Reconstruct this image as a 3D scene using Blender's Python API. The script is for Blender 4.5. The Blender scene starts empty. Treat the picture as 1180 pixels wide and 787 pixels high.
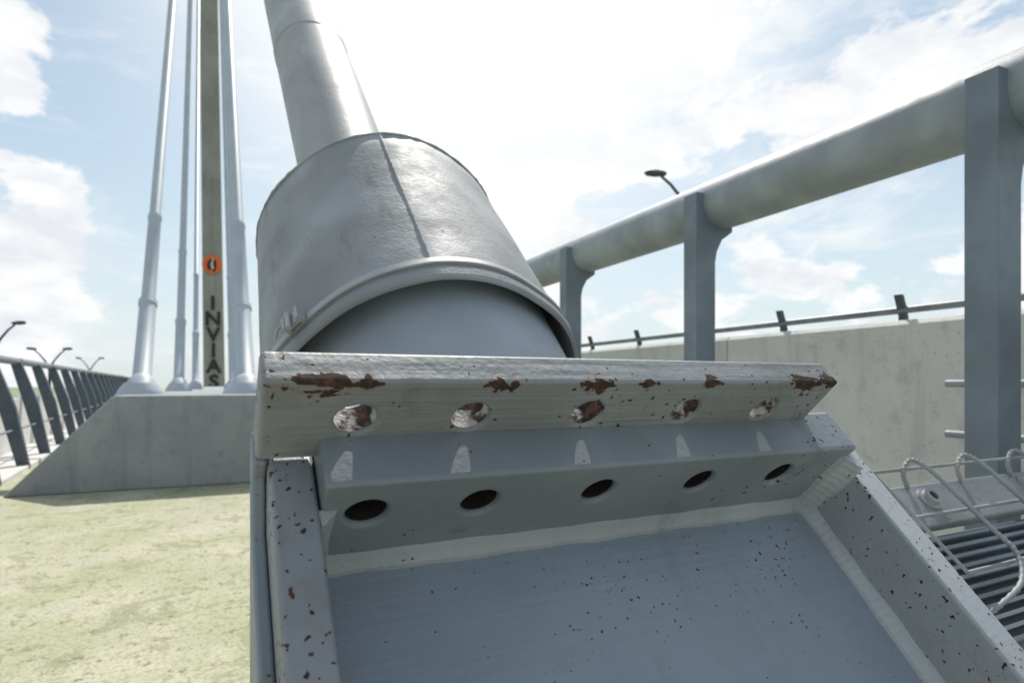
import bpy, bmesh, math, random
from mathutils import Vector, Matrix
random.seed(4)
S=bpy.context.scene
S.view_settings.view_transform='Standard'; S.view_settings.look='None'; S.view_settings.exposure=0
COL=S.collection
# ------------------------------------------------------------ node helpers
class NT:
    def __init__(s,nt): s.nt=nt
    def n(s,t,**k):
        x=s.nt.nodes.new(t)
        for a,b in k.items(): setattr(x,a,b)
        return x
    def link(s,a,b): s.nt.links.new(a,b)
    def setin(s,node,idx,v):
        if v is None: return
        if isinstance(v,bpy.types.NodeSocket): s.link(v,node.inputs[idx])
        else: node.inputs[idx].default_value=v
    def math(s,op,a,b=None,c=None,clamp=False):
        m=s.n('ShaderNodeMath',operation=op); m.use_clamp=clamp
        s.setin(m,0,a); s.setin(m,1,b); s.setin(m,2,c); return m.outputs[0]
    def noise(s,vec,scale,detail=4,rough=.55,dist=0):
        m=s.n('ShaderNodeTexNoise'); s.link(vec,m.inputs['Vector'])
        m.inputs['Scale'].default_value=scale; m.inputs['Detail'].default_value=detail
        m.inputs['Roughness'].default_value=rough; m.inputs['Distortion'].default_value=dist
        return m.outputs['Fac']
    def ramp(s,v,lo,hi,a=0,b=1):
        m=s.n('ShaderNodeMapRange'); m.interpolation_type='SMOOTHSTEP'
        s.link(v,m.inputs[0]); m.inputs[1].default_value=lo; m.inputs[2].default_value=hi
        m.inputs[3].default_value=a; m.inputs[4].default_value=b; return m.outputs[0]
    def mix(s,f,a,b):
        m=s.n('ShaderNodeMix',data_type='RGBA')
        s.setin(m,0,f)
        for i,v in ((6,a),(7,b)):
            if isinstance(v,tuple): m.inputs[i].default_value=(v[0],v[1],v[2],1)
            else: s.link(v,m.inputs[i])
        return m.outputs[2]
    def mapping(s,vec,scale=(1,1,1),loc=(0,0,0),rot=(0,0,0)):
        m=s.n('ShaderNodeMapping'); s.link(vec,m.inputs[0])
        m.inputs['Scale'].default_value=scale; m.inputs['Location'].default_value=loc; m.inputs['Rotation'].default_value=rot
        return m.outputs[0]
def newmat(name):
    m=bpy.data.materials.new(name); m.use_nodes=True
    nt=m.node_tree; b=nt.nodes['Principled BSDF']; return m,NT(nt),b
def bump(t,b,h,strength,dist):
    x=t.n('ShaderNodeBump'); x.inputs['Strength'].default_value=strength; x.inputs['Distance'].default_value=dist
    t.link(h,x.inputs['Height']); t.link(x.outputs[0],b.inputs['Normal'])

def paint(name,base,spot=None,chips=None,rough=.42,var=.12,bstr=.35,stain=.42,brush=None,fine=150):
    m,t,b=newmat(name)
    co=t.n('ShaderNodeTexCoord').outputs['Object']
    mid=t.noise(co,17,4,.62)
    dark=tuple(c*(1-var*1.6) for c in base); lite=tuple(min(1,c*(1+var)) for c in base)
    c=t.mix(t.ramp(t.noise(co,4,2),.32,.68),dark,lite)
    c=t.mix(t.math('MULTIPLY',t.ramp(mid,.5,.75),.3),c,tuple(x*.75 for x in base))
    if stain:
        st=t.noise(t.mapping(co,(9,2.2,9)),2.2,4,.68,.6)
        c=t.mix(t.ramp(st,.55,.72,0,stain),c,(base[0]*.56,base[1]*.53,base[2]*.47))
    rust=None
    if spot:
        sp=t.noise(co,fine,1,.5); cl=t.noise(co,7,2,.6)
        v=t.math('ADD',sp,t.math('MULTIPLY',cl,.36))
        rust=t.ramp(v,spot+.18,spot+.20); halo=t.ramp(v,spot+.10,spot+.19,0,.35)
    if chips:   # paint knocked off along an exposed edge of the part
        sx=t.n('ShaderNodeSeparateXYZ'); t.link(co,sx.inputs[0])
        e=t.math('ADD',t.math('ABSOLUTE',t.math('SUBTRACT',sx.outputs[1],chips[0])),
                 t.math('ABSOLUTE',t.math('SUBTRACT',sx.outputs[2],chips[1])))
        acc=None
        for cx,hw,rc in chips[2]:
            dx=t.math('ABSOLUTE',t.math('DIVIDE',t.math('SUBTRACT',sx.outputs[0],cx),hw))
            v2=t.math('SUBTRACT',t.math('SUBTRACT',1.0,dx),t.math('DIVIDE',e,rc))
            acc=v2 if acc is None else t.math('MAXIMUM',acc,v2)
        pert=t.math('ADD',t.math('MULTIPLY',t.math('SUBTRACT',t.noise(t.mapping(co,(.8,1.8,2.6),(.2,0,0)),45,3,.65),.5),3.4),
                    t.math('MULTIPLY',t.math('SUBTRACT',t.noise(co,190,2,.6),.5),1.4))
        acc=t.math('ADD',t.math('MAXIMUM',acc,-2),pert)
        r2=t.ramp(acc,.24,.34); h2=t.ramp(acc,-.15,.30,0,.5)
        rust=t.math('MAXIMUM',rust,r2); halo=t.math('MAXIMUM',halo,h2)
    h=t.math('ADD',t.math('MULTIPLY',t.noise(co,180,2,.6),.25),t.math('MULTIPLY',mid,.8))
    if rust is not None:
        rc=t.mix(t.ramp(t.noise(co,130,3,.7),.38,.74),(.026,.018,.016),(.115,.052,.03))
        c=t.mix(halo,c,(.27,.17,.11)); c=t.mix(rust,c,rc)
        r=t.math('ADD',t.math('MULTIPLY',rust,.4),t.ramp(mid,.2,.8,rough-.06,rough+.14)); t.link(r,b.inputs['Roughness'])
        h=t.math('SUBTRACT',h,t.math('MULTIPLY',rust,.8))
    else: t.link(t.ramp(mid,.2,.8,rough-.06,rough+.14),b.inputs['Roughness'])
    t.link(c,b.inputs['Base Color'])
    if brush: h=t.math('ADD',h,t.math('MULTIPLY',t.noise(t.mapping(co,brush),1,2,.6),.7))
    bump(t,b,h,bstr,.003); return m

def concrete(name,a,c2,scale=1.0,streak=True,rough=.9,bd=.006,extra=None):
    m,t,b=newmat(name); co=t.n('ShaderNodeTexCoord').outputs['Object']
    c=t.mix(t.ramp(t.noise(co,1.3*scale,5,.6),.35,.65),a,c2)
    c=t.mix(t.ramp(t.noise(co,9*scale,4,.7),.52,.72,0,.5),c,tuple(x*.72 for x in a))
    if streak:
        s=t.noise(t.mapping(co,(5*scale,5*scale,.5*scale)),1,4,.65,.2)
        c=t.mix(t.ramp(s,.52,.72,0,.45),c,tuple(x*.6 for x in a))
    c=t.mix(t.ramp(t.noise(co,60*scale,2,.7),.62,.72,0,.5),c,tuple(x*.45 for x in a))
    if extra: c=extra(t,co,c)
    t.link(c,b.inputs['Base Color']); b.inputs['Roughness'].default_value=rough
    bump(t,b,t.noise(co,30*scale,4,.75),.5,bd); return m
def plain(name,c,rough=.5,metal=0,sc=14,v=.15):
    m,t,b=newmat(name); co=t.n('ShaderNodeTexCoord').outputs['Object']
    t.link(t.mix(t.ramp(t.noise(co,sc,3),.35,.65),tuple(x*(1-v) for x in c),tuple(min(1,x*(1+v*.6)) for x in c)),b.inputs['Base Color'])
    b.inputs['Roughness'].default_value=rough; b.inputs['Metallic'].default_value=metal; return m

# ------------------------------------------------------------ mesh helpers
def empty(name,mat=None):
    e=bpy.data.objects.new(name,None); e.empty_display_size=.1; COL.objects.link(e)
    if mat is not None: e.matrix_world=mat
    return e
def mk(name,bm,mat,parent=None,bevel=0,smooth=False,seg=2):
    me=bpy.data.meshes.new(name); bmesh.ops.recalc_face_normals(bm,faces=bm.faces); bm.to_mesh(me); bm.free()
    o=bpy.data.objects.new(name,me); COL.objects.link(o)
    if mat: me.materials.append(mat)
    if smooth or bevel:
        for f in me.polygons: f.use_smooth=True
        me.set_sharp_from_angle(angle=math.radians(32)) if not bevel else None
    if bevel:
        md=o.modifiers.new('b','BEVEL'); md.width=bevel; md.segments=seg; md.limit_method='ANGLE'; md.angle_limit=math.radians(35); md.harden_normals=True
    if parent: o.parent=parent
    return o
def addbox(bm,x0,x1,y0,y1,z0,z1):
    v=[bm.verts.new((x,y,z)) for x in (x0,x1) for y in (y0,y1) for z in (z0,z1)]
    for f in ((0,1,3,2),(4,6,7,5),(0,4,5,1),(2,3,7,6),(0,2,6,4),(1,5,7,3)): bm.faces.new([v[i] for i in f])
def box(name,x0,x1,y0,y1,z0,z1,mat,parent=None,bevel=0):
    bm=bmesh.new(); addbox(bm,x0,x1,y0,y1,z0,z1); return mk(name,bm,mat,parent,bevel)
def prism(bm,poly,x0,x1,axis='x'):
    def P(a,b,c):
        return (c,a,b) if axis=='x' else ((a,c,b) if axis=='y' else (a,b,c))
    A=[bm.verts.new(P(a,b,x0)) for a,b in poly]; B=[bm.verts.new(P(a,b,x1)) for a,b in poly]
    bm.faces.new(A); bm.faces.new(B[::-1]); n=len(poly)
    for i in range(n): bm.faces.new((A[i],A[(i+1)%n],B[(i+1)%n],B[i]))
def tube(bm,path,rad,seg=20,cap=True):
    path=[Vector(p) for p in path]; rings=[]; up=None
    for i,p in enumerate(path):
        d=(path[min(i+1,len(path)-1)]-path[max(i-1,0)])
        if d.length<1e-9: d=path[-1]-path[0]
        d.normalize()
        if up is None: u=d.orthogonal().normalized()
        else: u=(up-d*up.dot(d)).normalized()
        up=u; w=d.cross(u); r=rad[i] if isinstance(rad,(list,tuple)) else rad
        rings.append([bm.verts.new(p+(u*math.cos(2*math.pi*k/seg)+w*math.sin(2*math.pi*k/seg))*r) for k in range(seg)])
    for a,b in zip(rings,rings[1:]):
        for k in range(seg): bm.faces.new((a[k],a[(k+1)%seg],b[(k+1)%seg],b[k]))
    if cap: bm.faces.new(rings[0][::-1]); bm.faces.new(rings[-1])
def prof_tube(bm,P0,P1,prof,seg=24,cap=True):
    P0=Vector(P0);P1=Vector(P1);d=(P1-P0).normalized()
    u=d.orthogonal().normalized(); w=d.cross(u); rings=[]
    for s,r in prof:
        c=P0+d*s; rings.append([bm.verts.new(c+(u*math.cos(2*math.pi*k/seg)+w*math.sin(2*math.pi*k/seg))*r) for k in range(seg)])
    for a,b in zip(rings,rings[1:]):
        for k in range(seg): bm.faces.new((a[k],a[(k+1)%seg],b[(k+1)%seg],b[k]))
    if cap: bm.faces.new(rings[0][::-1]); bm.faces.new(rings[-1])

# ------------------------------------------------------------ materials
p=.45
CH=((.155,.075,.028),(.215,.03,.02),(.430,.04,.024),(.462,.018,.026),(.61,.035,.018),(.640,.04,.026),(.745,.03,.018),(.905,.036,.024),(1.19,.075,.042),(1.262,.03,.036))
CH=[((L_-.725)*p,w_*p,r_*p) for L_,w_,r_ in CH]
M_plate=paint('paint_plate',(.275,.295,.305),spot=.69,chips=((.635-.5)*p,(-.645+1)*p-.002,CH),bstr=.75,brush=(4,60,160),rough=.48)
M_flange=paint('paint_flange',(.225,.257,.285),spot=.755,bstr=.55,rough=.46)
M_panel=paint('paint_panel',(.235,.28,.33),spot=.742,bstr=.45,brush=(3,90,90),rough=.40,var=.08,stain=.12,fine=190)
M_wall=paint('paint_sidewall',(.285,.31,.33),spot=.705,bstr=.6,fine=180,rough=.46)
M_weld=paint('weld_bead',(.37,.395,.41),spot=.78,bstr=.8,rough=.45)
M_collar=paint('paint_collar',(.30,.32,.335),spot=.80,bstr=.65,rough=.60,stain=.75,var=.18)
M_pipe=paint('paint_sheath',(.36,.375,.38),bstr=.4,rough=.50)
M_inner=paint('paint_inner',(.34,.385,.43),bstr=.2,rough=.5,stain=0)
M_rail=paint('paint_rail',(.28,.315,.345),bstr=.3,rough=.50,stain=.3)
M_post=paint('paint_post',(.165,.205,.245),bstr=.3,rough=.5,stain=.2)
M_strap=plain('strap_steel',(.42,.43,.43),.5,.4)
M_cable=plain('cable_sheath',(.42,.47,.52),.5,0,2,.06)
M_dark=plain('dark_steel',(.06,.078,.095),.5)
M_lpost=plain('guard_post_paint',(.075,.098,.12),.5)
M_hrail=plain('handrail_steel',(.17,.20,.22),.45)
M_black=plain('black_paint',(.02,.02,.022),.6)
M_orange=plain('orange_paint',(.75,.16,.02),.5)
M_white=plain('white_paint',(.75,.74,.70),.5)
M_rope=plain('rope_wire',(.30,.32,.33),.6)
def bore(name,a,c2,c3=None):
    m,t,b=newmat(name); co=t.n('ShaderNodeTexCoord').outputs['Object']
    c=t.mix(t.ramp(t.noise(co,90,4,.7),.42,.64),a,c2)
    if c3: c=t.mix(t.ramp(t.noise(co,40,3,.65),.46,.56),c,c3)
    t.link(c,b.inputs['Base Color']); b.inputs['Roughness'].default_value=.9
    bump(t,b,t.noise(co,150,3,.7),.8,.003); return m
M_rust=bore('rusted_sunlit_bore',(.04,.024,.02),(.17,.10,.07),(.50,.50,.49))  # rust, plus pale patches that paint in sunlight on the bore walls
M_rustshade=bore('rusted_shaded_bore',(.007,.006,.006),(.028,.016,.012))  # rust colour taken near black to paint the shade deep in the holes
M_conc=concrete('parapet_concrete',(.55,.545,.53),(.64,.635,.61),1.2)
M_plinth=concrete('plinth_concrete',(.27,.295,.305),(.34,.365,.37),.9)
M_pyl=concrete('pylon_concrete',(.26,.25,.23),(.33,.325,.30),.3)
def deckx(t,co,c):
    c=t.mix(t.ramp(t.noise(co,.9,5,.7,.4),.42,.62,0,.75),c,(.335,.36,.20))
    c=t.mix(t.ramp(t.noise(co,2.6,5,.76,.8),.52,.60,0,.6),c,(.215,.225,.12))
    c=t.mix(t.ramp(t.noise(co,42,3,.85),.49,.60,0,.6),c,(.18,.18,.11))
    c=t.mix(t.ramp(t.noise(co,120,2,.8),.52,.62,0,.4),c,(.52,.51,.42))
    return t.mix(t.ramp(t.noise(co,13,4,.8),.575,.625,0,.8),c,(.14,.13,.075))
M_deck=concrete('deck_concrete',(.41,.405,.30),(.50,.485,.37),1.0,False,.95,.018,deckx)
M_ground=plain('ground_fields',(.2,.24,.15),1,0,.01)

# ------------------------------------------------------------ camera
CAMZ=1.2
cam=bpy.data.cameras.new('Camera'); co_=bpy.data.objects.new('Camera',cam); COL.objects.link(co_)
co_.location=(0,0,CAMZ); co_.rotation_euler=(math.radians(90),0,math.radians(-24.2))
cam.sensor_width=36; cam.lens=21.36; cam.shift_y=.041; cam.clip_start=.02; cam.clip_end=6000
cam.dof.use_dof=True; cam.dof.focus_distance=.62; cam.dof.aperture_fstop=8
S.camera=co_

# ------------------------------------------------------------ light + sky
AZ=math.radians(24); EL=math.radians(51.3)
sd=Vector((math.sin(AZ)*math.cos(EL),math.cos(AZ)*math.cos(EL),math.sin(EL)))
sl=bpy.data.lights.new('Sun','SUN'); so=bpy.data.objects.new('Sun',sl); COL.objects.link(so)
sl.energy=5.0; sl.angle=math.radians(.6); sl.color=(1,.95,.87)
so.rotation_euler=(-sd).to_track_quat('-Z','Y').to_euler(); so.location=(5,5,30)
W=bpy.data.worlds.new('World'); S.world=W; W.use_nodes=True
W.cycles.sampling_method='MANUAL'; W.cycles.sample_map_resolution=512
t=NT(W.node_tree); bg=W.node_tree.nodes['Background']
sky=t.n('ShaderNodeTexSky',sky_type='NISHITA'); sky.sun_disc=False; sky.sun_elevation=EL; sky.sun_rotation=AZ
sky.air_density=1.2; sky.dust_density=1.0
g=t.n('ShaderNodeTexCoord').outputs['Generated']
nv=t.n('ShaderNodeVectorMath',operation='NORMALIZE'); t.link(g,nv.inputs[0]); g=nv.outputs[0]
def dotp(v):
    dp=t.n('ShaderNodeVectorMath',operation='DOT_PRODUCT'); t.link(g,dp.inputs[0]); dp.inputs[1].default_value=Vector(v).normalized()
    return t.math('MAXIMUM',dp.outputs['Value'],0)
GA=math.radians(21);GE=math.radians(38)
glow=t.math('POWER',dotp((math.sin(GA)*math.cos(GE),math.cos(GA)*math.cos(GE),math.sin(GE))),10)
bias=t.math('MULTIPLY',t.math('POWER',dotp((-.29,1.222,.24)),260),.17)
bias=t.math('ADD',bias,t.math('MULTIPLY',t.math('POWER',dotp((-.29,1.228,.09)),260),.16))
bias=t.math('ADD',bias,t.math('MULTIPLY',t.math('POWER',dotp((-.18,1.18,.60)),40),-.14))
bias=t.math('ADD',bias,t.math('MULTIPLY',t.math('POWER',dotp((-.33,1.25,.56)),500),.17))
bias=t.math('ADD',bias,t.math('MULTIPLY',t.math('POWER',dotp((.80,.75,.52)),50),.05))
big=t.noise(t.mapping(g,(1,1,1.9),(3.1,.4,.2)),3.4,7,.60,.15)
wisp=t.noise(t.mapping(g,(1.0,2.0,4.0),(0,5,1),(0,.4,.5)),3.0,6,.68,.5)
m1=t.ramp(t.math('ADD',t.math('ADD',big,bias),t.math('MULTIPLY',glow,.10)),.52,.585)
m2=t.ramp(t.math('ADD',t.math('ADD',wisp,t.math('MULTIPLY',bias,.5)),t.math('MULTIPLY',glow,.16)),.47,.74,0,.7)
mask=t.math('MAXIMUM',m1,m2)
shade=t.ramp(t.noise(t.mapping(g,(1,1,2.2),(3.1,.4,.14)),7,4,.6),.30,.6)
cl=t.mix(shade,(9.8,10.2,10.8),(12.3,12.4,12.4))
base=t.n('ShaderNodeMix',data_type='RGBA'); base.blend_type='MULTIPLY'; base.inputs[0].default_value=1
t.link(sky.outputs[0],base.inputs[6]); base.inputs[7].default_value=(1.2,1.36,1.35,1)
sep=t.n('ShaderNodeSeparateXYZ'); t.link(g,sep.inputs[0])
haze=t.ramp(sep.outputs[2],-.02,.5,.80,.28)
c=t.mix(haze,base.outputs[2],(9.2,10.3,11.0))
c=t.mix(mask,c,cl)
c=t.mix(t.ramp(glow,.10,.80,0,.96),c,(12.6,12.7,12.5))
t.link(c,bg.inputs[0]); bg.inputs[1].default_value=.083

# ------------------------------------------------------------ ground + deck
bm=bmesh.new(); addbox(bm,-3000,3000,-3000,3000,-14,-13.5); mk('ground',bm,M_ground)
bm=bmesh.new()
prism(bm,[(-2.9+.0,-12),(3.2,-12),(3.2,9),(9,320),(-36,320),(-3.35,9.5),(-2.95,7)],-.6,0,'z')
mk('bridge_deck',bm,M_deck)

# ------------------------------------------------------------ CABLE ANCHOR (near)
ph=math.radians(2.4); th=math.radians(45.6)
h=Vector((-math.sin(ph),math.cos(ph),0)); l=Vector((math.cos(ph),math.sin(ph),0)); z=Vector((0,0,1))
a=h*math.cos(th)+z*math.sin(th); n=-h*math.sin(th)+z*math.cos(th)
O=Vector((.306,.492,1.046))
MX=Matrix(((l.x,a.x,n.x,O.x),(l.y,a.y,n.y,O.y),(l.z,a.z,n.z,O.z),(0,0,0,1)))
ANC=empty('cable_anchor_box',MX)
def B(L,A,N): return Vector((p*(L-.725),p*(A-.5),p*(N+1)))
def bb(name,L0,L1,A0,A1,N0,N1,mat,bevel=.003,parent=None):
    q0=B(L0,A0,N0);q1=B(L1,A1,N1)
    return box(name,q0.x,q1.x,q0.y,q1.y,q0.z,q1.z,mat,parent or ANC,bevel)
def holes(o,Ls,N,r,A0,A1,mt):
    bm=bmesh.new()
    for L in Ls: prof_tube(bm,B(L,A0,N),B(L,A1,N),[(0,r*p),((A1-A0)*p,r*p)],40)
    c=mk('cut',bm,None,ANC)
    md=o.modifiers.new('x','BOOLEAN'); md.object=c; md.operation='DIFFERENCE'; md.solver='EXACT'
    while o.modifiers.find('x')>0:
        i=o.modifiers.find('x'); o.modifiers.move(i,i-1)
    bpy.context.view_layer.update()
    dg=bpy.context.evaluated_depsgraph_get()
    me=bpy.data.meshes.new_from_object(o.evaluated_get(dg)); o.modifiers.clear(); o.data=me
    bpy.data.objects.remove(c)
    me.materials.append(mt)
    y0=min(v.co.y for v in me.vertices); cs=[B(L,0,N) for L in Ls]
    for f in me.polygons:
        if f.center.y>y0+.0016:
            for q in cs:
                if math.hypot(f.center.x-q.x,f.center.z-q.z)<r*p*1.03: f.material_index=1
plate=bb('bolting_plate_upper',.066,1.29,.635,.700,-.822,-.645,M_plate,.0035)
holes(plate,[.209,.405,.645,.888,1.119],-.733,.0335,.5,.8,M_rust)
fl=bb('bolting_flange_lower',.1575,1.397,.54,.66,-.998,-.772,M_flange,.005)
holes(fl,[.231,.432,.686,.947,1.193],-.856,.034,.4,.652,M_rustshade)
def sideplate(name,L0,L1,bev,pts=None,mat=None):
    bm=bmesh.new()
    pts=pts or [(-.15,-.83),(.66,-.83),(.69,-.85),(.69-1.857,-.85-1.80),(-.15-1.43,-.83-1.43)]
    A=[bm.verts.new(B(L0,x,y)) for x,y in pts]; C=[bm.verts.new(B(L1,x,y)) for x,y in pts]
    bm.faces.new(A); bm.faces.new(C[::-1]); k=len(pts)
    for i in range(k): bm.faces.new((A[i],A[(i+1)%k],C[(i+1)%k],C[i]))
    return mk(name,bm,mat or M_wall,ANC,bev)
sideplate('side_plate_left',.085,.155,.004); sideplate('side_plate_right',1.40,1.48,.004)
sideplate('side_doubler_left',.062,.0845,.003,[(-.10,-.93),(.57,-.93),(.632,-.865),(.632,-.824),(.70,-.824),(.70,-.85),(.70-1.857,-.85-1.80),(-1.50,-2.30)],M_flange)
bb('recessed_panel',.1555,1.3995,-.15,.575,-1.05,-1.0,M_panel,0)
bb('web_under_flange',.1555,1.3995,.577,.69,-1.05,-.999,M_flange,0)
bb('rear_stiffener',.09,1.29,.706,.75,-1.30,-.83,M_wall,.002)
def slab(name,pts,L0,L1,mat):
    return sideplate(name,L0,L1,0,pts,mat)
slab('back_plate',[(.46,-1.051),(.49,-1.051),(-1.13,-2.62),(-1.16,-2.62)],.1555,1.3995,M_wall)
slab('front_plate',[(-.15,-1.051),(-.12,-1.051),(-1.36,-2.27),(-1.39,-2.27)],.1555,1.3995,M_wall)
def weld(name,P0,P1,r,axis_u,axis_v,seg=260):
    bm=bmesh.new(); P0=Vector(P0);P1=Vector(P1);u=Vector(axis_u);v=Vector(axis_v); rings=[]
    w1=random.uniform(0,6)
    for i in range(seg+1):
        s=i/seg; c=P0.lerp(P1,s); x=s*(P1-P0).length
        rr=r*(1+.05*math.sin(x*95+w1)+.05*math.sin(x*41+2*w1)+.016*math.sin(x*700))
        ring=[c-u*.001-v*.001]
        for k in range(6):
            an=math.pi/2*k/5; q=.66+.34*abs(math.cos(2*an))
            ring.append(c+(u*math.cos(an)+v*math.sin(an))*rr*q)
        rings.append([bm.verts.new(x) for x in ring])
    m_=len(rings[0])
    for A,C in zip(rings,rings[1:]):
        for k in range(m_): bm.faces.new((A[k],A[(k+1)%m_],C[(k+1)%m_],C[k]))
    bm.faces.new(rings[0]); bm.faces.new(rings[-1][::-1])
    return mk(name,bm,M_weld,ANC,smooth=True)
weld('weld_flange_panel',B(.156,.54,-1.0),B(1.399,.54,-1.0),.028*p,(0,-1,0),(0,0,1),420)
weld('weld_right_wall',B(1.40,.54,-1.0),B(1.40,-.15,-1.0),.026*p,(-1,0,0),(0,0,1),300)
weld('weld_right_corner',B(1.40,.54,-1.0),B(1.40,.54,-.80),.040*p,(-1,0,0),(0,-1,0),60)
weld('weld_left_corner',B(.155,.54,-1.0),B(.155,.54,-.835),.026*p,(1,0,0),(0,-1,0),60)

# ------------------------------------------------------------ near stay cable with collar
T=Vector((-2.2,45,46.6))
Lc,Nc=.725,-1.56
CAB=empty('stay_cable',MX)
def keelf(deg,keel): 
    dd=abs((deg-102+180)%360-180); return 1+keel*max(0,1-dd/38.)-keel*.35*math.exp(-((dd-38)/18)**2)
def lathe(name,prof,mat,Lc=Lc,Nc=Nc,seg=144,keel=0,parent=CAB,noise_=0):
    bm=bmesh.new(); rings=[]
    for A,r in prof:
        ring=[]
        for k in range(seg):
            an=2*math.pi*k/seg+math.radians(102)
            rr=r*keelf(math.degrees(an)%360,keel)
            if noise_: rr*=1+noise_*math.sin(an*5+A*7)*math.sin(an*3+1)+noise_*.6*math.sin(an*9+A*13)
            ring.append(bm.verts.new(B(Lc+rr*math.cos(an),A,Nc+rr*math.sin(an))))
        rings.append(ring)
    for x,y in zip(rings,rings[1:]):
        for k in range(seg): bm.faces.new((x[k],x[(k+1)%seg],y[(k+1)%seg],y[k]))
    return mk(name,bm,mat,parent,smooth=True)
lathe('collar_shell',[(1.9,.535),(1.412,.554),(1.405,.557),(1.405,.566),(1.412,.574),(1.44,.576),(1.452,.567)]+[(1.452+.933*i/10,.567-.029*i/10) for i in range(1,11)]+[(2.398,.533),(2.404,.523),(2.42,.40),(2.44,.22)],M_collar,keel=.026,noise_=.004)
lathe('strap_band',[(1.466,.562),(1.466,.577),(1.469,.580),(1.491,.579),(1.494,.576),(1.494,.560)],M_strap,keel=.026,noise_=.004)
lathe('inner_tube',[(-.3,.488),(2.0,.488)],M_inner,Lc=.752,Nc=-1.552,seg=96)
bm=bmesh.new(); an=math.radians(102); pts=[];rs=[]
for i in range(90):
    s=i/89; A=1.46+s*.93; r=(.567-.029*s)*1.024
    pts.append(B(Lc+r*math.cos(an),A,Nc+r*math.sin(an))); rs.append((.0055+random.uniform(-.0008,.0008))*p)
tube(bm,pts,rs,8); mk('collar_seam',bm,M_collar,CAB,smooth=True)
bm=bmesh.new(); pts=[]; rs=[]
for i in range(161):
    an=math.radians(102+360*i/160); r=.538*keelf(math.degrees(an)%360,.026)
    pts.append(B(Lc+r*math.cos(an),2.392,Nc+r*math.sin(an))); rs.append((.007+random.uniform(-.002,.002))*p)
tube(bm,pts,rs,6); mk('collar_rim_weld',bm,M_collar,CAB,smooth=True)
# clamp buckle
an=math.radians(147); c0=B(Lc+.576*math.cos(an),1.48,Nc+.576*math.sin(an))
er=Vector((math.cos(an),0,math.sin(an))); et=Vector((-math.sin(an),0,math.cos(an))); ea=Vector((0,1,0))
bm=bmesh.new()
def obox(bm,c,hr,ht,ha,dr=0,dt=0,da=0):
    c=c+er*dr+et*dt+ea*da; vs=[]
    for i in (-1,1):
        for j in (-1,1):
            for k in (-1,1): vs.append(bm.verts.new(c+er*hr*i+et*ht*j+ea*ha*k))
    for f in ((0,1,3,2),(4,6,7,5),(0,4,5,1),(2,3,7,6),(0,2,6,4),(1,5,7,3)): bm.faces.new([vs[i] for i in f])
obox(bm,c0,.0035,.013,.010,.006); obox(bm,c0,.007,.0035,.011,.007,.014); obox(bm,c0,.007,.003,.011,.007,-.012)
tube(bm,[c0+er*.013+ea*-.018+et*.004,c0+er*.013+ea*.012+et*.004],.0042,10)
tube(bm,[c0+er*.012+et*.016+ea*.0,c0+er*.016+et*.024-ea*.006,c0+er*.011+et*.034-ea*.012],.0022,8)
mk('clamp_buckle',bm,M_strap,CAB,.0008)
# sheath pipe toward the pylon
P0l=B(.675,2.36,-1.585)
Minv=MX.inverted(); Tl=Minv@T
bm=bmesh.new(); R=.243*p; Lt=(Tl-P0l).length
prof_tube(bm,P0l,Tl,[(0,R),(1.05,R),(1.052,R+.0018),(1.10,R+.0018),(1.102,R),(1.75,R*.985),(1.752,R*1.02),(1.82,R*1.02),(1.822,R*.97),(6,R*.95),(12,R*.9),(Lt,R*.9)],64)
mk('sheath_pipe',bm,M_pipe,CAB,smooth=True)

# ------------------------------------------------------------ far stay cables
def farcable(X,Y,zb,tx,r=.075,tz=46.6):
    e=empty('stay_cable'); P0=Vector((X,Y,zb)); P1=Vector((tx,45,tz)); L=(P1-P0).length
    bm=bmesh.new()
    prof_tube(bm,P0-(P1-P0).normalized()*.25,P1,[(0,r*2.1),(.32,r*2.0),(.36,r*1.75),(.42,r*1.35),(1.7,r*1.28),(1.72,r*1.45),(1.80,r*1.45),(1.83,r*1.1),(3.6,r*1.08),(3.62,r*1.2),(3.7,r*1.2),(3.72,r),(L,r*.95)],24)
    mk('sheath',bm,M_cable,e,smooth=True)
    bm=bmesh.new(); prof_tube(bm,(X,Y-.02,zb-.13),(X,Y-.02,zb+.3),[(0,r*3.4),(.06,r*3.3),(.12,r*2.9),(.2,r*2.2)],28); mk('base_skirt',bm,M_cable,e,smooth=True)
    return e
for (X,Y,tx,r) in ((-1.13,8.95,-2.5,.082),(.09,8.95,-1.6,.09),(-.97,12.2,-2.4,.065),(.0,12.2,-1.6,.07),(-.93,16,-2.3,.055),(-.13,16,-1.65,.065)):
    farcable(X,Y,1.14,tx,r)

# ------------------------------------------------------------ plinth
bm=bmesh.new()
prism(bm,[(-2.27,0.0),(1.75,0.0),(1.15,1.065),(-1.28,1.065)],8.0,30,'y'); mk('concrete_plinth',bm,M_plinth,None,.02)

# ------------------------------------------------------------ pylon
PY=empty('bridge_pylon')
bm=bmesh.new(); rings=[]
for zz,cx,w,dd in ((-13.5,-1.40,.72,1.4),(0,-1.46,.62,1.2),(26,-1.80,.53,.9),(49,-2.05,.45,.7)):
    ch=.12
    rings.append([bm.verts.new((cx+sx,45+sy,zz)) for sx,sy in ((-w+ch,-dd),(w-ch,-dd),(w,-dd+ch),(w,dd-ch),(w-ch,dd),(-w+ch,dd),(-w,dd-ch),(-w,-dd+ch))])
for x,y in zip(rings,rings[1:]):
    for k in range(8): bm.faces.new((x[k],x[(k+1)%8],y[(k+1)%8],y[k]))
bm.faces.new(rings[0][::-1]); bm.faces.new(rings[-1]); mk('tower_shaft',bm,M_pyl,PY)
bm=bmesh.new(); addbox(bm,-5,2,43,47,-.9,-.61) ; mk('cross_beam',bm,M_pyl,PY)
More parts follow.
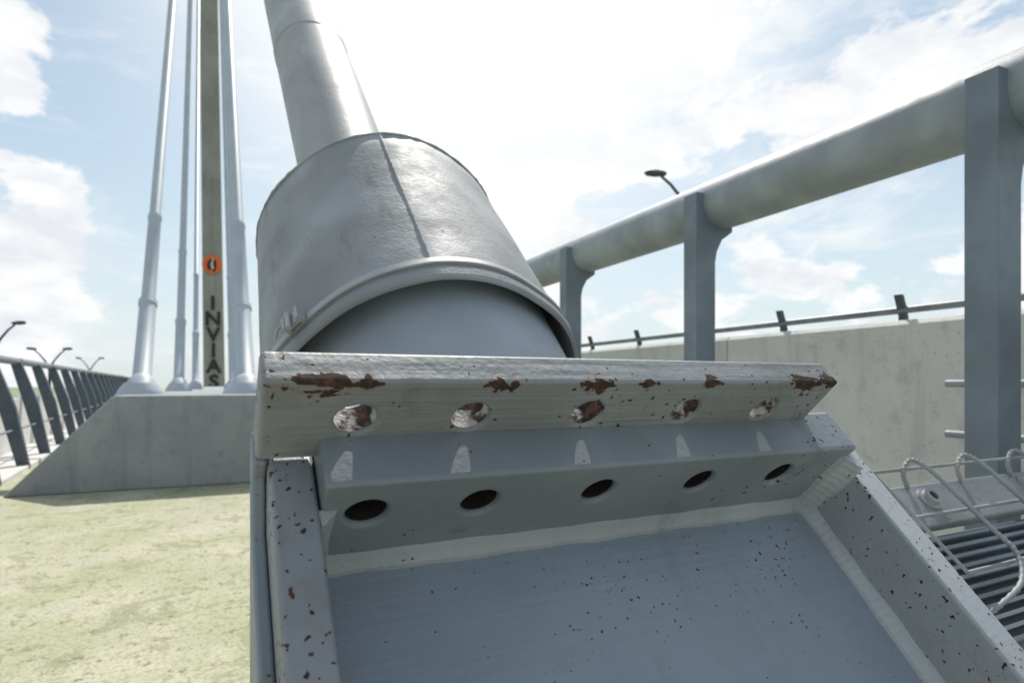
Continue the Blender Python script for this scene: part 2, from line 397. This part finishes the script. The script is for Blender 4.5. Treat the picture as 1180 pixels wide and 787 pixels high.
for i,chh in enumerate('INVIAS'):
    cu=bpy.data.curves.new('letter','FONT'); cu.body=chh; cu.align_x='CENTER'; cu.size=1.24; cu.extrude=.02; cu.offset=.035
    o=bpy.data.objects.new('letter',cu); COL.objects.link(o)
    dg=bpy.context.evaluated_depsgraph_get(); me=bpy.data.meshes.new_from_object(o.evaluated_get(dg)); bpy.data.objects.remove(o)
    zz=6.0-i*1.02
    o=bpy.data.objects.new('letter_%d'%(i+1),me); COL.objects.link(o); me.materials.append(M_black)
    o.rotation_euler=(math.radians(90),0,0); o.location=(-1.47-zz*.0125,43.74+zz*.010,zz); o.parent=PY
bm=bmesh.new(); prof_tube(bm,(-1.58,43.86,8.9),(-1.58,43.7,8.9),[(0,.60),(.1,.60)],40); mk('logo_disc',bm,M_orange,PY)
bm=bmesh.new(); tube(bm,[(-1.75,43.72,8.55),(-1.78,43.72,8.9),(-1.62,43.72,9.2)],.10,8); tube(bm,[(-1.42,43.72,9.15),(-1.40,43.72,8.7),(-1.5,43.72,8.45)],.07,8); mk('logo_glyph',bm,M_black,PY)
bm=bmesh.new(); tube(bm,[(-1.56,43.72,9.25),(-1.62,43.72,8.85),(-1.5,43.72,8.6)],.06,8); mk('logo_flame',bm,M_white,PY)

# ------------------------------------------------------------ right steel railing
RR=empty('steel_railing')
bm=bmesh.new(); ZT=CAMZ+.814; XT=2.0; RT=.115
prof_tube(bm,(XT,-1.5,ZT),(XT,70,ZT),[(0,RT),(2.3,RT),(2.302,RT+.0015),(2.32,RT+.0015),(2.322,RT),(8,RT),(71.5,RT)],56); mk('top_tube',bm,M_rail,RR,smooth=True)
bm=bmesh.new()
for i in range(-1,50):
    y1=1.03+1.172*i; y0=y1-.085
    top=ZT+.035
    poly=[(1.845,0),(1.955,0),(1.955,ZT-.27),(1.965,ZT-.22),(1.995,ZT-.165),(2.055,ZT-.125),(2.06,ZT+.0),(2.0,ZT+.015),(1.965,ZT+.02),(1.96,top),(1.845,top)]
    prism(bm,poly,y0,y1,'y')
mk('posts',bm,M_post,RR,.004)
bm=bmesh.new()
for zz in (1.04,1.20): prof_tube(bm,(2.06,-1,zz),(2.06,1.2,zz),[(0,.012),(2.2,.012)],12)
mk('tie_rods',bm,M_rail,RR,smooth=True)

# ------------------------------------------------------------ right parapet wall + hand rail
zw=CAMZ+.248
PW=empty('concrete_parapet_wall')
ys=[-4.0,-1.0,2.46,5.9,9.4,12.9,16.4,25,40,60,90]
for y0,y1 in zip(ys,ys[1:]):
    bm=bmesh.new(); prism(bm,[(2.35,-.3),(2.62,-.3),(2.60,zw-.02),(2.58,zw),(2.37,zw),(2.35,zw-.02)],y0+.002,y1-.002,'y'); mk('panel',bm,M_conc,PW,.004)
HR=empty('wall_handrail'); bm=bmesh.new(); tube(bm,[(2.42,y,zw+.045) for y in (-3,1,3,6,12,90)],.0145,14); mk('rail_pipe',bm,M_hrail,HR,smooth=True)
bm=bmesh.new()
for i in range(-4,80):
    y=1.56+.585*i
    prism(bm,[(2.415,zw-.0),(2.435,zw-.0),(2.435,zw+.02),(2.405,zw+.105),(2.385,zw+.105),(2.415,zw+.02)],y,y+.03,'y')
mk('brackets',bm,M_dark,HR,.002)

# ------------------------------------------------------------ left railing
LR=empty('deck_guard_railing')
def LP(s,off=0,zz=0): return Vector((-2.79-.091*s+off,9.79+.995*s,zz))
bm=bmesh.new()
for i in range(-12,36):
    s=.76+1.7*i
    b0=LP(s,.12,.02); q=[(-.07,.0),(.07,.0),(-.09,.85),(-.32,1.52),(-.46,1.52),(-.27,.8)]
    v0=[bm.verts.new((b0.x+x,b0.y-.04,zz+.02)) for x,zz in q]; v1=[bm.verts.new((b0.x+x,b0.y+.04,zz+.02)) for x,zz in q]
    bm.faces.new(v0); bm.faces.new(v1[::-1])
    for k in range(6): bm.faces.new((v0[k],v0[(k+1)%6],v1[(k+1)%6],v1[k]))
mk('posts',bm,M_lpost,LR,.004)
bm=bmesh.new()
for off,zz,r in ((-.28,1.56,.06),(0,.55,.016)):
    tube(bm,[LP(-20,off,zz),LP(0,off,zz),LP(60,off,zz)],r,14)
mk('rails',bm,M_hrail,LR,smooth=True)
def strip(bm,s0,s1,o0,o1,z0,z1):
    vs=[bm.verts.new(LP(s,o,zz)) for s in (s0,s1) for o in (o0,o1) for zz in (z0,z1)]
    for f in ((0,1,3,2),(4,6,7,5),(0,4,5,1),(2,3,7,6),(0,2,6,4),(1,5,7,3)): bm.faces.new([vs[i] for i in f])
bm=bmesh.new(); strip(bm,-20,60,-.60,-.43,-.3,.95); strip(bm,-20,60,-.43,.18,-.3,.06)
mk('concrete_kerb',bm,M_conc,None,.01)

# ------------------------------------------------------------ street lamps
def lamp(X,Y,ztop,arms,zb=-13.5,r=.07,rot=0,al=1.2):
    e=empty('street_lamp'); e.location=(X,Y,0); e.rotation_euler=(0,0,rot)
    bm=bmesh.new(); prof_tube(bm,(0,0,zb),(0,0,ztop),[(0,r*1.8),(ztop-zb,r)],14); mk('pole',bm,M_dark,e,smooth=True)
    for s in arms:
        bm=bmesh.new(); tube(bm,[(0,0,ztop-.05),(s*al*.25,0,ztop+.42*al),(s*al*.55,0,ztop+.80*al),(s*al*.8,0,ztop+1.02*al)],[r*.9,r*.7,r*.6,r*.55],10)
        mk('arm',bm,M_dark,e,smooth=True)
        bm=bmesh.new(); c=Vector((s*al*.95,0,ztop+1.10*al)); 
        tube(bm,[c+Vector((s*k,0,.12*k)) for k in (-.26,-.2,0,.2,.27)],[.05,.10,.14,.12,.04],12)
        bmesh.ops.scale(bm,vec=(1,1,.6),space=Matrix.Translation(-c),verts=bm.verts); mk('lamp_head',bm,M_dark,e,smooth=True)
lamp(10.05,11.7,5.3,(-1,),rot=-.42,r=.06,al=.92)
lamp(-9.94,42.8,2.1,(-1,1),al=1.0,rot=-.3)
lamp(-9.2,31.5,2.6,(-1,1),al=1.0,rot=-.3)
lamp(-12.3,65.8,2.4,(-1,1),al=1.0,rot=-.3)

# ------------------------------------------------------------ flood light fixture with wire cage (lower right)
FX=empty('flood_light_fixture',MX)
N0=-1.45
bb('housing_lip',2.57,4.1,.60,.80,N0-.06,N0,M_wall,.004,FX)
bb('housing_body',2.60,4.05,.12,.598,N0-.34,N0-.09,M_post,.004,FX)
bb('housing_end',2.57,2.598,.10,.80,N0-.36,N0-.061,M_wall,.003,FX)
bm=bmesh.new()
for i in range(11):
    A=.14+i*.041; q0=B(2.61,A,N0-.089);q1=B(4.04,A+.014,N0-.03); addbox(bm,q0.x,q1.x,q0.y,q1.y,q0.z,q1.z)
mk('cooling_fins',bm,M_rail,FX)
def bolt(L,A):
    bm=bmesh.new(); prof_tube(bm,B(L,A,N0),B(L,A,N0+1),[(0,.052*p),(.012*p,.052*p),(.013*p,.038*p),(.034*p,.036*p),(.036*p,.020*p),(.02*p,.018*p)],28); mk('washer_bolt',bm,M_strap,FX,smooth=True)
    bm=bmesh.new(); prof_tube(bm,B(L,A,N0+.005),B(L,A,N0+1),[(0,.016*p),(.034*p,.016*p)],6); mk('bolt_core',bm,M_black,FX)
bolt(2.775,.72); bolt(3.6,.72)
bm=bmesh.new()
def wire(pts,r=.0062,twist=0):
    P=[B(*q) for q in pts]; out=[]; m=14 if twist else 8
    for i in range(len(P)-1):
        p0=P[max(i-1,0)];p1=P[i];p2=P[i+1];p3=P[min(i+2,len(P)-1)]
        for k in range(m):
            s=k/m; out.append(.5*((2*p1)+(p2-p0)*s+(2*p0-5*p1+4*p2-p3)*s*s+(3*p1-p0-3*p2+p3)*s**3))
    out.append(P[-1]); 
    tube(bm,out,[r*(1+twist*(.5-(i%3)/2)) for i in range(len(out))],10)
for L in (2.72,3.13,3.57,4.0):
    wire([(L-.02,.78,N0+.005),(L-.05,.83,N0+.05),(L,.868,-1.36),(L+.05,.80,-1.35),(L+.09,.65,-1.355),(L+.12,.50,-1.36),(L+.13,.40,-1.36),(L+.04,.30,-1.38),(L-.14,.25,-1.42),(L-.17,.24,-1.50)],.0044,.3)
for A,L0,N in ((.85,2.48,-1.40),(.627,2.51,-1.40),(.383,2.54,-1.40)):
    wire([(L0,A,N),(L0+.6,A,N),(L0+1.7,A,N)],.0036)
wire([(2.48,.85,-1.40),(2.495,.74,-1.40),(2.51,.627,-1.40),(2.54,.383,-1.40)],.0032)
mk('wire_cage',bm,M_rope,FX,smooth=True)
c=MX@B(3.2,.35,N0-.34)
st=bmesh.new(); addbox(st,c.x-.05,c.x+.05,c.y-.03,c.y+.05,0,c.z+.05); o=mk('stand',st,M_post,None,.003); o.parent=FX; o.matrix_parent_inverse=MX.inverted()
